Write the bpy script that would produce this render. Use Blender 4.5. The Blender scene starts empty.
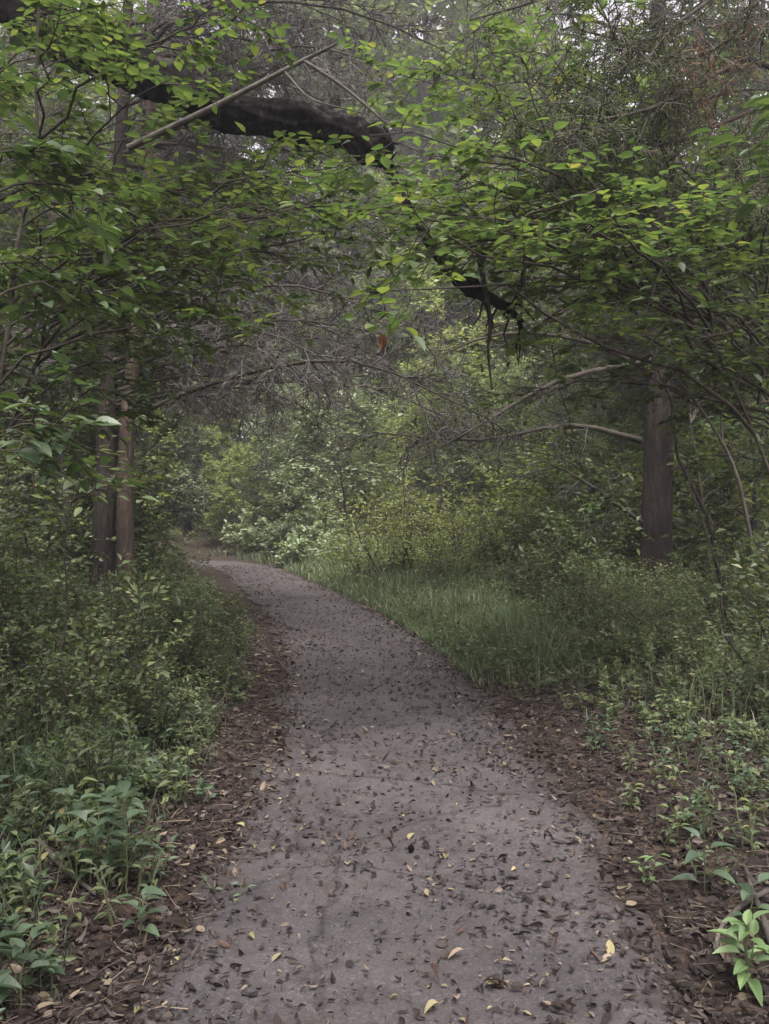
import bpy, math
import numpy as np

sc = bpy.context.scene
COL = sc.collection
rng = np.random.default_rng(11)

# ------------------------------------------------------------------ camera, sky, sun, exposure
F = 850.0; CAMH = 1.6; CX, CY = 384.5, 512.0
cam_d = bpy.data.cameras.new('camera'); cam = bpy.data.objects.new('camera', cam_d); COL.objects.link(cam)
cam.location = (0, 0, CAMH); cam.rotation_euler = (math.radians(90), 0, 0)
cam_d.sensor_fit = 'VERTICAL'; cam_d.sensor_height = 24.0; cam_d.lens = 24.0 * F / 1024.0
cam_d.clip_start = 0.05; cam_d.clip_end = 2000
cam_d.dof.use_dof = False
sc.camera = cam

SUN_EL, SUN_AZ = math.radians(62), math.radians(165)      # azimuth from +Y towards +X: behind the camera, a little to the right
w = bpy.data.worlds.new('World'); sc.world = w; w.use_nodes = True
nt = w.node_tree; nt.nodes.clear()
sky = nt.nodes.new('ShaderNodeTexSky'); sky.sky_type = 'NISHITA'; sky.sun_disc = False
sky.sun_elevation = SUN_EL; sky.sun_rotation = SUN_AZ; sky.dust_density = 3.0; sky.air_density = 1.0
hs = nt.nodes.new('ShaderNodeHueSaturation'); hs.inputs['Saturation'].default_value = 0.12
tint = nt.nodes.new('ShaderNodeMix'); tint.data_type = 'RGBA'; tint.blend_type = 'MULTIPLY'
tint.inputs[0].default_value = 1.0; tint.inputs[7].default_value = (1.0, 0.93, 0.97, 1)
bgn = nt.nodes.new('ShaderNodeBackground'); bgn.inputs['Strength'].default_value = 0.13
out = nt.nodes.new('ShaderNodeOutputWorld')
nt.links.new(sky.outputs[0], hs.inputs['Color']); nt.links.new(hs.outputs[0], tint.inputs[6])
nt.links.new(tint.outputs[2], bgn.inputs['Color']); nt.links.new(bgn.outputs[0], out.inputs['Surface'])

sd = bpy.data.lights.new('sun', 'SUN'); sd.energy = 2.6; sd.angle = math.radians(35); sd.color = (1.0, 0.95, 0.9)
so = bpy.data.objects.new('sun', sd); COL.objects.link(so)
so.rotation_euler = (math.pi / 2 - SUN_EL, 0, math.pi - SUN_AZ)   # soft light over the viewer's shoulder
so.location = (0, 0, 40)

sc.view_settings.view_transform = 'Standard'; sc.view_settings.look = 'None'
sc.view_settings.gamma = 1.0; sc.view_settings.use_curve_mapping = False
sc.view_settings.exposure = 1.6
cy = sc.cycles
cy.use_denoising = True
cy.max_bounces = 5; cy.diffuse_bounces = 3; cy.glossy_bounces = 2; cy.transmission_bounces = 3; cy.transparent_max_bounces = 4
cy.use_adaptive_sampling = True; cy.adaptive_threshold = 0.02
cy.caustics_reflective = False; cy.caustics_refractive = False

# ------------------------------------------------------------------ small helpers
def norm(v): return v / np.maximum(np.linalg.norm(v, axis=-1, keepdims=True), 1e-9)
def pt(px, py, d): return np.array([(px - CX) / F * d, d, CAMH + (CY - py) / F * d])
def sstep(a, b, x):
    t = np.clip((x - a) / (b - a), 0, 1); return t * t * (3 - 2 * t)

_py = np.array([-12, -4, 0, 2.66, 3.5, 4.7, 7.2, 9.9, 12.6, 15.5, 20.0, 24.3, 27.5, 31.0, 40])
_px = np.array([-.2, -.1, .0, .06, .14, .12, .02, -.30, -.80, -1.50, -2.72, -3.95, -5.7, -9.2, -22])
_yy = np.linspace(-12, 40, 1041)
_k = np.hanning(41); _k /= _k.sum()
_xx = np.convolve(np.pad(np.interp(_yy, _py, _px), 20, mode='edge'), _k, 'valid')
_dx = np.gradient(_xx, _yy)
def pcx(y): return np.interp(y, _yy, _xx)
def lat(x, y):           # signed distance from the path's centre line
    return (x - pcx(y)) / np.sqrt(1 + np.interp(y, _yy, _dx) ** 2)
HALF = 0.875
def wob2(x, y, s):
    return (np.sin(x * 1.7 * s + 1.3 * np.sin(y * 1.1 * s)) + np.sin(y * 1.9 * s + 2.1 + np.sin(x * 1.3 * s)) + .5 * np.sin((x + y) * 3.7 * s)) / 2.5
def ground_z(x, y):
    l = lat(x, y); a = np.abs(l)
    b = sstep(.95, 4.0, a) * np.where(l < 0, .22, .30) + .02 * sstep(.9, 1.3, a) + .5 * sstep(6, 40, a) + 9. * sstep(26, 90, y)
    return b + .035 * wob2(x, y, 1.0) * sstep(.9, 2.0, a) + .012 * wob2(x, y, 5.0) * sstep(.9, 1.2, a) - .012

class MB:
    def __init__(s): s.v = []; s.f = []; s.n = 0
    def add(s, V, Fc, rnd=None, mi=0, smooth=True):
        V = np.asarray(V, float).reshape(-1, 3); Fc = np.asarray(Fc, np.int64)
        if rnd is None: rnd = np.full(len(Fc), .5)
        s.v.append(V); s.f.append((Fc + s.n, np.asarray(rnd, float), mi, smooth)); s.n += len(V)
    def build(s, name, mats, parent=None):
        if not isinstance(mats, (list, tuple)): mats = [mats]
        V = np.concatenate(s.v); me = bpy.data.meshes.new(name)
        loops = np.concatenate([f[0].ravel() for f in s.f])
        sizes = np.concatenate([np.full(len(f[0]), f[0].shape[1]) for f in s.f])
        me.vertices.add(len(V)); me.vertices.foreach_set('co', V.astype(np.float32).ravel())
        me.loops.add(len(loops)); me.loops.foreach_set('vertex_index', loops.astype(np.int32))
        me.polygons.add(len(sizes))
        me.polygons.foreach_set('loop_start', np.concatenate([[0], np.cumsum(sizes)[:-1]]).astype(np.int32))
        me.polygons.foreach_set('material_index', np.concatenate([np.full(len(f[0]), f[2]) for f in s.f]).astype(np.int32))
        me.polygons.foreach_set('use_smooth', np.concatenate([np.full(len(f[0]), f[3]) for f in s.f]))
        a = me.attributes.new('rnd', 'FLOAT', 'FACE')
        a.data.foreach_set('value', np.concatenate([f[1] for f in s.f]).astype(np.float32))
        me.update(calc_edges=True)
        for m in mats: me.materials.append(m)
        o = bpy.data.objects.new(name, me); COL.objects.link(o)
        if parent is not None: o.parent = parent
        return o

def tag(o, label=None, cat=None, group=None, kind=None):
    if label: o['label'] = label
    if cat: o['category'] = cat
    if group: o['group'] = group
    if kind: o['kind'] = kind
    return o
def thing(name, label, cat, loc=(0, 0, 0), rz=0, group=None):
    o = bpy.data.objects.new(name, None); COL.objects.link(o)
    o.location = loc; o.rotation_euler = (0, 0, rz); o.empty_display_size = .1
    return tag(o, label, cat, group)
def copy_tree(o, parent=None):
    c = o.copy(); COL.objects.link(c); c.parent = parent
    for ch in KIDS.get(o.name, []): copy_tree(ch, c)
    return c
KIDS = {}
def kid(parent, child):
    KIDS.setdefault(parent.name, []).append(child); return child

def tubes(mb, P, R, S=5, mi=0, rnd=None, cap=False):
    P = np.asarray(P, float); N, K, _ = P.shape
    R = np.broadcast_to(R, (N, K))
    T = norm(np.gradient(P, axis=1))
    mt = np.abs(norm(P[:, -1] - P[:, 0])); ax = np.eye(3)[np.argmin(mt, axis=1)]
    A = norm(np.cross(T, ax[:, None, :])); B = np.cross(T, A)
    ang = np.arange(S) * 2 * math.pi / S
    V = P[:, :, None] + R[:, :, None, None] * (A[:, :, None] * np.cos(ang)[None, None, :, None] + B[:, :, None] * np.sin(ang)[None, None, :, None])
    n, k, s_ = np.meshgrid(np.arange(N), np.arange(K - 1), np.arange(S), indexing='ij')
    i0 = (n * K + k) * S + s_; i1 = (n * K + k) * S + (s_ + 1) % S
    Fc = np.stack([i0, i1, i1 + S, i0 + S], -1).reshape(-1, 4)
    rr = None if rnd is None else np.repeat(np.asarray(rnd), (K - 1) * S)
    mb.add(V, Fc, rr, mi)
    if cap:
        base = mb.n - N * K * S
        for q in range(N):
            for kk in (0, K - 1):
                mb.v.append(P[q, kk][None]); mb.n += 1
                r0 = base + (q * K + kk) * S
                mb.f.append((np.array([[r0 + j, r0 + (j + 1) % S, mb.n - 1] for j in range(S)]), np.full(S, .5), mi, False))

def taper(N, K, r0, r1):
    t = np.linspace(0, 1, K)
    r0 = np.broadcast_to(np.asarray(r0, float), (N,)); r1 = np.broadcast_to(np.asarray(r1, float), (N,))
    return r0[:, None] * (1 - t) + r1[:, None] * t

def leaf_tpl(rows, curl, fold, pw=.75):
    """A leaf blade: rows along the length, three points across; curl bends it down, fold lifts the halves."""
    V = [(0, 0, 0)]; Fs = []
    ts = np.linspace(0, 1, rows + 2)[1:-1]
    for t in ts:
        wd = .5 * (math.sin(math.pi * t ** pw)) ** .8
        h = -curl * t * t
        V += [(t, -wd, h + fold * wd), (t, 0, h), (t, wd, h + fold * wd)]
    V.append((1, 0, -curl)); tip = len(V) - 1
    Q = []; Tr = [(0, 2, 1), (0, 3, 2)]
    for r in range(rows - 1):
        a = 1 + 3 * r; Q += [(a, a + 1, a + 4, a + 3), (a + 1, a + 2, a + 5, a + 4)]
    a = 1 + 3 * (rows - 1); Tr += [(a, a + 1, tip), (a + 1, a + 2, tip)]
    return np.array(V, float), np.array(Tr), (np.array(Q) if Q else None)
LOW = (np.array([(0, 0, 0), (.45, -.5, .1), (1, 0, -.06), (.45, .5, .1)], float), np.array([(0, 2, 1), (0, 3, 2)]), None)
MID = leaf_tpl(3, .14, .16, .74)
HI = leaf_tpl(5, .26, .2, .70)
def leaves(mb, pos, dr, nr, L, W, tpl=MID, rnd=None, mi=0, curl=None):
    V0, Tr, Q = tpl; N = len(pos)
    if N == 0: return
    dr = norm(dr); sd_ = norm(np.cross(nr, dr)); nr = np.cross(dr, sd_)
    L = np.broadcast_to(L, (N,))[:, None, None]; W = np.broadcast_to(W, (N,))[:, None, None]
    c = 1.0 if curl is None else np.asarray(curl)[:, None, None]
    V = pos[:, None] + dr[:, None] * V0[None, :, 0:1] * L + sd_[:, None] * V0[None, :, 1:2] * W + nr[:, None] * V0[None, :, 2:3] * L * .9 * c
    if rnd is None: rnd = rng.random(N)
    off = np.arange(N) * len(V0)
    b = mb.n; mb.v.append(V.reshape(-1, 3)); mb.n += N * len(V0)
    for A in (Tr, Q):
        if A is not None:
            mb.f.append(((off[:, None, None] + A[None]).reshape(-1, A.shape[1]) + b, np.repeat(rnd, len(A)), mi, False))

def grow(P, M, ln, K=4, spread=.9, up=0., wob=.12, t0=.2, t1=1., flat=0., fall=.5, curl=0., out=None):
    N, K0, _ = P.shape
    t = t0 + (t1 - t0) * ((np.arange(M)[None] + rng.random((N, M))) / M)
    f = np.clip(t * (K0 - 1), 0, K0 - 1.001); i = f.astype(int); fr = (f - i)[..., None]
    n = np.arange(N)[:, None]
    A = P[n, i]; B = P[n, i + 1]; pos = A + (B - A) * fr; tan = norm(B - A)
    rv = rng.normal(size=(N, M, 3)); rv[..., 2] *= (1 - flat)
    perp = norm(rv - (rv * tan).sum(-1, keepdims=True) * tan)
    sp = spread * (.75 + .5 * rng.random((N, M, 1)))
    d = norm(tan * np.cos(sp) + perp * np.sin(sp) + np.array([0, 0, up]))
    L = (np.broadcast_to(ln, (N,))[:, None] * (1 - fall * t) * (.6 + .8 * rng.random((N, M))))[..., None]
    pts = [pos]
    for k in range(1, K):
        d = norm(d + rng.normal(size=d.shape) * wob + np.array([0, 0, curl])); pts.append(pts[-1] + d * L / (K - 1))
    return np.stack(pts, 2).reshape(N * M, K, 3)

def leaf_spots(P, n, t0=.15):
    """Alternate leaf positions along twigs: position, direction, normal."""
    N, K0, _ = P.shape
    t = t0 + (1 - t0) * (np.arange(n)[None] + rng.random((N, n)) * .6 + .4) / n
    f = np.clip(t * (K0 - 1), 0, K0 - 1.001); i = f.astype(int); fr = (f - i)[..., None]; q = np.arange(N)[:, None]
    A = P[q, i]; B = P[q, i + 1]; pos = A + (B - A) * fr; tan = norm(B - A)
    up = np.array([0, 0, 1.0]); side = norm(np.cross(tan, up))
    sg = np.where((np.arange(n)[None] + rng.integers(0, 2, (N, 1))) % 2 == 0, 1., -1.)[..., None]
    last = (np.arange(n) == n - 1)[None, :, None]
    d = norm(tan * np.where(last, 1.2, .6) + side * sg * np.where(last, .1, 1.) + rng.normal(size=pos.shape) * .18 - up * .12)
    return pos.reshape(-1, 3), d.reshape(-1, 3)
def put_leaves(mb, P, n, L, W=.5, tilt=.35, tpl=MID, mi=0, var=.48, drop=0., flatd=.75):
    pos, d = leaf_spots(P, n); d = d * [1, 1, flatd]
    if drop:
        k = rng.random(len(pos)) > drop; pos, d = pos[k], d[k]
    N = len(pos); nr = norm(np.array([0, 0, 1.]) + rng.normal(size=(N, 3)) * tilt)
    l = L * (1 - var + 2 * var * rng.random(N))
    leaves(mb, pos, d, nr, l, l * W * (.85 + .3 * rng.random(N)), tpl, mi=mi)
def bez(a, b, sag=.0, K=9, wob=.03):
    a = np.asarray(a, float); b = np.asarray(b, float); L = np.linalg.norm(b - a); t = np.linspace(0, 1, K)[:, None]
    p = a + (b - a) * t; p[:, 2] += sag * L * (4 * t[:, 0] * (1 - t[:, 0]))
    p[1:-1] += rng.normal(size=(K - 2, 3)) * wob * L * .5
    return p
def smooth(pts, K):
    pts = np.asarray(pts, float); n = len(pts); t = np.linspace(0, n - 1, K)
    P = np.vstack([2 * pts[0] - pts[1], pts, 2 * pts[-1] - pts[-2]]); i = np.clip(t.astype(int), 0, n - 2); u = (t - i)[:, None]
    a, b, c, d = P[i], P[i + 1], P[i + 2], P[i + 3]
    return .5 * (2 * b + (c - a) * u + (2 * a - 5 * b + 4 * c - d) * u ** 2 + (3 * b - a - 3 * c + d) * u ** 3)

# ------------------------------------------------------------------ materials
def nodes(name):
    m = bpy.data.materials.new(name); m.use_nodes = True; t = m.node_tree; t.nodes.clear()
    return m, t
def ramp(t, stops, fac=None):
    r = t.nodes.new('ShaderNodeValToRGB'); e = r.color_ramp.elements
    while len(e) < len(stops): e.new(.5)
    for k, (p, c) in enumerate(stops): e[k].position = p; e[k].color = (*c, 1)
    if fac is not None: t.links.new(fac, r.inputs[0])
    return r
def noise(t, scale, detail=4, rough=.6, vec=None):
    n = t.nodes.new('ShaderNodeTexNoise'); n.inputs['Scale'].default_value = scale; n.inputs['Detail'].default_value = detail
    n.inputs['Roughness'].default_value = rough
    if vec is not None: t.links.new(vec, n.inputs['Vector'])
    return n
def leafmat(name, stops, trans=.35, tcol=(1.7, 1.7, .6), rough=.45, spec=.4, vary=.35):
    m, t = nodes(name)
    at = t.nodes.new('ShaderNodeAttribute'); at.attribute_name = 'rnd'
    r = ramp(t, stops, at.outputs['Fac'])
    oi = t.nodes.new('ShaderNodeObjectInfo')
    mr = t.nodes.new('ShaderNodeMapRange'); mr.inputs[3].default_value = 1 - vary; mr.inputs[4].default_value = 1 + vary
    t.links.new(oi.outputs['Random'], mr.inputs[0])
    h = t.nodes.new('ShaderNodeHueSaturation'); t.links.new(r.outputs[0], h.inputs['Color']); t.links.new(mr.outputs[0], h.inputs['Value'])
    p = t.nodes.new('ShaderNodeBsdfPrincipled'); p.inputs['Roughness'].default_value = rough; p.inputs['Specular IOR Level'].default_value = spec
    t.links.new(h.outputs[0], p.inputs['Base Color'])
    o = t.nodes.new('ShaderNodeOutputMaterial')
    if trans:
        mx = t.nodes.new('ShaderNodeMix'); mx.data_type = 'RGBA'; mx.blend_type = 'MULTIPLY'; mx.inputs[0].default_value = 1
        t.links.new(h.outputs[0], mx.inputs[6]); mx.inputs[7].default_value = (*tcol, 1)
        tr = t.nodes.new('ShaderNodeBsdfTranslucent'); t.links.new(mx.outputs[2], tr.inputs['Color'])
        ms = t.nodes.new('ShaderNodeMixShader'); ms.inputs[0].default_value = trans
        t.links.new(p.outputs[0], ms.inputs[1]); t.links.new(tr.outputs[0], ms.inputs[2]); t.links.new(ms.outputs[0], o.inputs[0])
    else: t.links.new(p.outputs[0], o.inputs[0])
    return m
def barkmat(name, c1, c2, c3, sx=24, sz=5.5, bump=.9, rough=.9, spec=.25):
    m, t = nodes(name)
    tc = t.nodes.new('ShaderNodeTexCoord'); mp = t.nodes.new('ShaderNodeMapping'); mp.inputs['Scale'].default_value = (sx, sx, sz)
    t.links.new(tc.outputs['Object'], mp.inputs[0])
    n = noise(t, 1.0, 8, .65, mp.outputs[0]); n2 = noise(t, 1.2, 3, .5, tc.outputs['Object'])
    r = ramp(t, [(.3, c1), (.55, c2), (.75, c3)], n.outputs[0])
    r2 = ramp(t, [(.35, (.65, .65, .65)), (.65, (1.2, 1.2, 1.15))], n2.outputs[0])
    mx = t.nodes.new('ShaderNodeMix'); mx.data_type = 'RGBA'; mx.blend_type = 'MULTIPLY'; mx.inputs[0].default_value = 1
    t.links.new(r.outputs[0], mx.inputs[6]); t.links.new(r2.outputs[0], mx.inputs[7])
    b = t.nodes.new('ShaderNodeBump'); b.inputs['Strength'].default_value = bump; b.inputs['Distance'].default_value = .03
    t.links.new(n.outputs[0], b.inputs['Height'])
    p = t.nodes.new('ShaderNodeBsdfPrincipled'); p.inputs['Roughness'].default_value = rough; p.inputs['Specular IOR Level'].default_value = spec
    t.links.new(mx.outputs[2], p.inputs['Base Color']); t.links.new(b.outputs[0], p.inputs['Normal'])
    o = t.nodes.new('ShaderNodeOutputMaterial'); t.links.new(p.outputs[0], o.inputs[0])
    return m

M = {}
M['leaf_sap'] = leafmat('sapling_leaf', [(0, (.038, .060, .032)), (.45, (.062, .092, .043)), (.8, (.090, .123, .050)), (.985, (.125, .150, .052)), (1, (.17, .15, .07))], .40, (1.45, 1.6, .7))
M['leaf_blue'] = leafmat('bluish_leaf', [(0, (.055, .088, .046)), (.6, (.085, .128, .062)), (1, (.13, .175, .085))], .25, (1.5, 1.7, .7), .4, .5)
M['leaf_under'] = leafmat('undergrowth_leaf', [(0, (.060, .083, .044)), (.5, (.095, .128, .062)), (.85, (.135, .17, .075)), (.97, (.17, .195, .08)), (1, (.24, .21, .10))], .28, (1.6, 1.7, .6), .5, .4)
M['leaf_bright'] = leafmat('bright_leaf', [(0, (.13, .165, .068)), (.5, (.20, .24, .10)), (1, (.28, .32, .15))], .4, (1.6, 1.6, .5), .5, .35, .25)  # yellow green, raised lighter so the colour carries the clearing's light
M['leaf_pale'] = leafmat('pale_leaf', [(0, (.13, .17, .095)), (.5, (.21, .26, .15)), (1, (.30, .35, .23))], .25, (1.4, 1.5, .8), .5, .4, .2)  # pale green foliage, with the brightness of the clearing put into its colour
M['leaf_far'] = leafmat('far_leaf', [(0, (.08, .11, .055)), (.5, (.125, .16, .075)), (1, (.18, .215, .10))], .35, (1.6, 1.7, .6), .5, .4)  # lighter green stands in for the open light of the far wood
M['leaf_weed'] = leafmat('weed_leaf', [(0, (.042, .069, .039)), (.5, (.068, .106, .060)), (1, (.10, .145, .082))], .25, (1.5, 1.7, .7), .45, .45, .15)
M['leaf_weedlight'] = leafmat('light_weed_leaf', [(0, (.10, .16, .065)), (.5, (.14, .22, .09)), (1, (.18, .26, .11))], .25, (1.4, 1.5, .7), .45, .45, .12)
M['grass'] = leafmat('grass_blade', [(0, (.055, .09, .042)), (.5, (.088, .130, .068)), (.76, (.13, .17, .09)), (1, (.24, .22, .14))], .3, (1.5, 1.6, .6), .5, .35)
M['cedar_leaf'] = leafmat('cedar_spray', [(0, (.028, .038, .018)), (.5, (.050, .062, .028)), (.85, (.075, .085, .042)), (1, (.11, .10, .06))], .12, (1.5, 1.5, .7), .7, .2)
M['cedar_dead'] = leafmat('dead_cedar_spray', [(0, (.07, .045, .03)), (1, (.17, .10, .065))], .1, (1.2, 1.1, .8), .8, .1, .1)
M['dead_twig'] = leafmat('grey_twig', [(0, (.05, .045, .042)), (.6, (.10, .092, .088)), (1, (.17, .16, .152))], 0, rough=.9, spec=.15, vary=.1)
M['bark_cedar'] = barkmat('cedar_bark', (.009, .0072, .0065), (.029, .023, .0195), (.078, .062, .053))
M['bark_red'] = barkmat('reddish_cedar_bark', (.018, .0125, .010), (.060, .042, .033), (.125, .092, .072))
M['bark_dark'] = barkmat('dark_bark_highlights', (.002, .0018, .0018), (.0065, .0058, .0055), (.060, .053, .051), 11, 11, 1., spec=.06)  # near-black bark with highlights painted in as the palest colour
M['bark_grey'] = barkmat('grey_bark', (.05, .043, .038), (.10, .09, .08), (.18, .165, .15), 10, 3)
M['bark_twig'] = barkmat('twig_bark', (.022, .018, .015), (.05, .042, .034), (.09, .078, .066), 20, 20, .2)
M['stem_green'] = leafmat('green_stem', [(0, (.06, .075, .03)), (1, (.09, .10, .05))], 0, rough=.6)
M['litter'] = leafmat('fallen_leaf', [(0, (.018, .013, .011)), (.45, (.040, .030, .026)), (.72, (.072, .058, .051)), (.89, (.14, .112, .09)), (1, (.25, .205, .135))], 0, rough=.65, spec=.3, vary=.3)
M['litter_brown'] = leafmat('brown_fallen_leaf', [(0, (.024, .015, .012)), (1, (.068, .040, .029))], 0, rough=.6, spec=.35, vary=.55)
M['litter_tan'] = leafmat('tan_fallen_leaf', [(0, (.13, .098, .072)), (1, (.23, .18, .13))], 0, rough=.7, spec=.3, vary=.3)
M['litter_yellow'] = leafmat('yellow_fallen_leaf', [(0, (.19, .17, .085)), (1, (.28, .245, .13))], 0, rough=.6, spec=.3, vary=.25)
M['rust'] = leafmat('rust_leaf', [(0, (.11, .042, .020)), (1, (.19, .08, .035))], .25, (1.5, 1.0, .5), .6, .3, .05)

# ground and path
def ground_mat():
    m, t = nodes('forest_soil'); tc = t.nodes.new('ShaderNodeTexCoord')
    n = noise(t, 9, 8, .7, tc.outputs['Object']); n2 = noise(t, 1.1, 3, .5, tc.outputs['Object'])
    v = t.nodes.new('ShaderNodeTexVoronoi'); v.inputs['Scale'].default_value = 26; t.links.new(tc.outputs['Object'], v.inputs[0])
    r = ramp(t, [(.3, (.017, .0135, .012)), (.5, (.038, .030, .026)), (.7, (.074, .059, .050))], n.outputs[0])
    sp = t.nodes.new('ShaderNodeSeparateColor'); t.links.new(v.outputs['Color'], sp.inputs[0])
    r2 = ramp(t, [(0, (.5, .45, .42)), (.7, (1.05, .95, .9)), (.95, (1.9, 1.6, 1.3))], sp.outputs[0])
    mx = t.nodes.new('ShaderNodeMix'); mx.data_type = 'RGBA'; mx.blend_type = 'MULTIPLY'; mx.inputs[0].default_value = .8
    t.links.new(r.outputs[0], mx.inputs[6]); t.links.new(r2.outputs[0], mx.inputs[7])
    b = t.nodes.new('ShaderNodeBump'); b.inputs['Strength'].default_value = .8; b.inputs['Distance'].default_value = .03
    t.links.new(n.outputs[0], b.inputs['Height'])
    p = t.nodes.new('ShaderNodeBsdfPrincipled'); p.inputs['Roughness'].default_value = .9; p.inputs['Specular IOR Level'].default_value = .2
    t.links.new(mx.outputs[2], p.inputs['Base Color']); t.links.new(b.outputs[0], p.inputs['Normal'])
    o = t.nodes.new('ShaderNodeOutputMaterial'); t.links.new(p.outputs[0], o.inputs[0]); return m
def path_mat():
    m, t = nodes('old_asphalt'); tc = t.nodes.new('ShaderNodeTexCoord'); V = tc.outputs['Object']
    big = noise(t, 1.3, 5, .6, V); mid = noise(t, 7, 6, .7, V); fine = noise(t, 140, 3, .7, V)
    base = ramp(t, [(.3, (.053, .0475, .0485)), (.5, (.074, .0665, .068)), (.68, (.105, .0945, .097))], big.outputs[0])
    r2 = ramp(t, [(.3, (.62, .58, .57)), (.5, (1., 1., 1.)), (.75, (1.15, 1.14, 1.14))], mid.outputs[0])
    r3 = ramp(t, [(.32, (.5, .5, .5)), (.5, (1, 1, 1)), (.7, (1.4, 1.4, 1.4))], fine.outputs[0])
    def mul(a, b, f):
        mx = t.nodes.new('ShaderNodeMix'); mx.data_type = 'RGBA'; mx.blend_type = 'MULTIPLY'; mx.inputs[0].default_value = f
        t.links.new(a, mx.inputs[6]); t.links.new(b, mx.inputs[7]); return mx.outputs[2]
    c = mul(mul(base.outputs[0], r2.outputs[0], .8), r3.outputs[0], .75)
    ag = t.nodes.new('ShaderNodeTexVoronoi'); ag.inputs['Scale'].default_value = 95; t.links.new(V, ag.inputs[0]); sg = t.nodes.new('ShaderNodeSeparateColor'); t.links.new(ag.outputs['Color'], sg.inputs[0])
    r4 = ramp(t, [(0, (.55, .54, .54)), (.5, (.95, .95, .95)), (.85, (1.15, 1.13, 1.12)), (1, (2.1, 2.0, 1.95))], sg.outputs[0])
    c = mul(c, r4.outputs[0], .42)
    # cracks across the old surface
    dn = noise(t, 3, 4, .6, V); vm = t.nodes.new('ShaderNodeVectorMath'); vm.operation = 'MULTIPLY_ADD'
    t.links.new(dn.outputs['Color'], vm.inputs[0]); vm.inputs[1].default_value = (.35, .35, 0); t.links.new(V, vm.inputs[2])
    vo = t.nodes.new('ShaderNodeTexVoronoi'); vo.feature = 'DISTANCE_TO_EDGE'; vo.inputs['Scale'].default_value = .75; t.links.new(vm.outputs[0], vo.inputs[0])
    cr = ramp(t, [(0, (.35, .33, .33)), (.006, (.6, .58, .58)), (.014, (1, 1, 1))], vo.outputs[0])
    c = mul(c, cr.outputs[0], .7)
    # brown leaf dust in patches
    du = noise(t, 2.6, 6, .75, V); df = ramp(t, [(.5, (0, 0, 0)), (.72, (.75, .75, .75))], du.outputs[0])
    mx = t.nodes.new('ShaderNodeMix'); mx.data_type = 'RGBA'; t.links.new(df.outputs[0], mx.inputs[0]); t.links.new(c, mx.inputs[6]); mx.inputs[7].default_value = (.05, .038, .033, 1)
    at = t.nodes.new('ShaderNodeAttribute'); at.attribute_name = 'rnd'
    en = noise(t, 4.5, 8, .75, V); ma = t.nodes.new('ShaderNodeMath'); ma.operation = 'MULTIPLY_ADD'; t.links.new(en.outputs[0], ma.inputs[0]); ma.inputs[1].default_value = .75; t.links.new(at.outputs['Fac'], ma.inputs[2])
    ef = ramp(t, [(.0, (0, 0, 0)), (1, (1, 1, 1))]); mr = t.nodes.new('ShaderNodeMapRange'); mr.inputs[1].default_value = 1.22; mr.inputs[2].default_value = 1.45; t.links.new(ma.outputs[0], mr.inputs[0]); t.links.new(mr.outputs[0], ef.inputs[0])
    m2 = t.nodes.new('ShaderNodeMix'); m2.data_type = 'RGBA'; t.links.new(ef.outputs[0], m2.inputs[0]); t.links.new(mx.outputs[2], m2.inputs[6]); m2.inputs[7].default_value = (.036, .027, .023, 1); mx = m2
    hsum = t.nodes.new('ShaderNodeMath'); hsum.operation = 'ADD'; t.links.new(fine.outputs[0], hsum.inputs[0]); t.links.new(mid.outputs[0], hsum.inputs[1])
    b = t.nodes.new('ShaderNodeBump'); b.inputs['Strength'].default_value = .45; b.inputs['Distance'].default_value = .008
    t.links.new(hsum.outputs[0], b.inputs['Height'])
    p = t.nodes.new('ShaderNodeBsdfPrincipled'); p.inputs['Roughness'].default_value = .8; p.inputs['Specular IOR Level'].default_value = .3
    t.links.new(mx.outputs[2], p.inputs['Base Color']); t.links.new(b.outputs[0], p.inputs['Normal'])
    o = t.nodes.new('ShaderNodeOutputMaterial'); t.links.new(p.outputs[0], o.inputs[0]); return m

# ------------------------------------------------------------------ the setting: ground and path
def make_ground():
    def line(lo, hi, fine_lo, fine_hi, st):
        a = np.arange(fine_lo, fine_hi, st)
        k = [fine_hi]; s_ = st
        while k[-1] < hi: s_ *= 1.18; k.append(min(hi, k[-1] + s_))
        k2 = [fine_lo]; s_ = st
        while k2[-1] > lo: s_ *= 1.18; k2.append(max(lo, k2[-1] - s_))
        return np.concatenate([k2[::-1][:-1], a, k])
    xs = line(-600, 600, -4, 4, .11); ys = line(-300, 900, 1.5, 14, .11)
    X, Y = np.meshgrid(xs, ys); Z = ground_z(X, Y)
    nx, ny = len(xs), len(ys); i, j = np.meshgrid(np.arange(nx - 1), np.arange(ny - 1)); q = (j * nx + i).ravel()
    mb = MB(); mb.add(np.stack([X, Y, Z], -1), np.stack([q, q + 1, q + nx + 1, q + nx], -1))
    tag(mb.build('ground', ground_mat()), kind='structure')
make_ground()
def path_z(x, y): return .018 - .012 * np.clip(np.abs(lat(x, y)) / HALF, 0, 1.2) ** 2 + .004 * wob2(x, y, 1.5)
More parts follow.
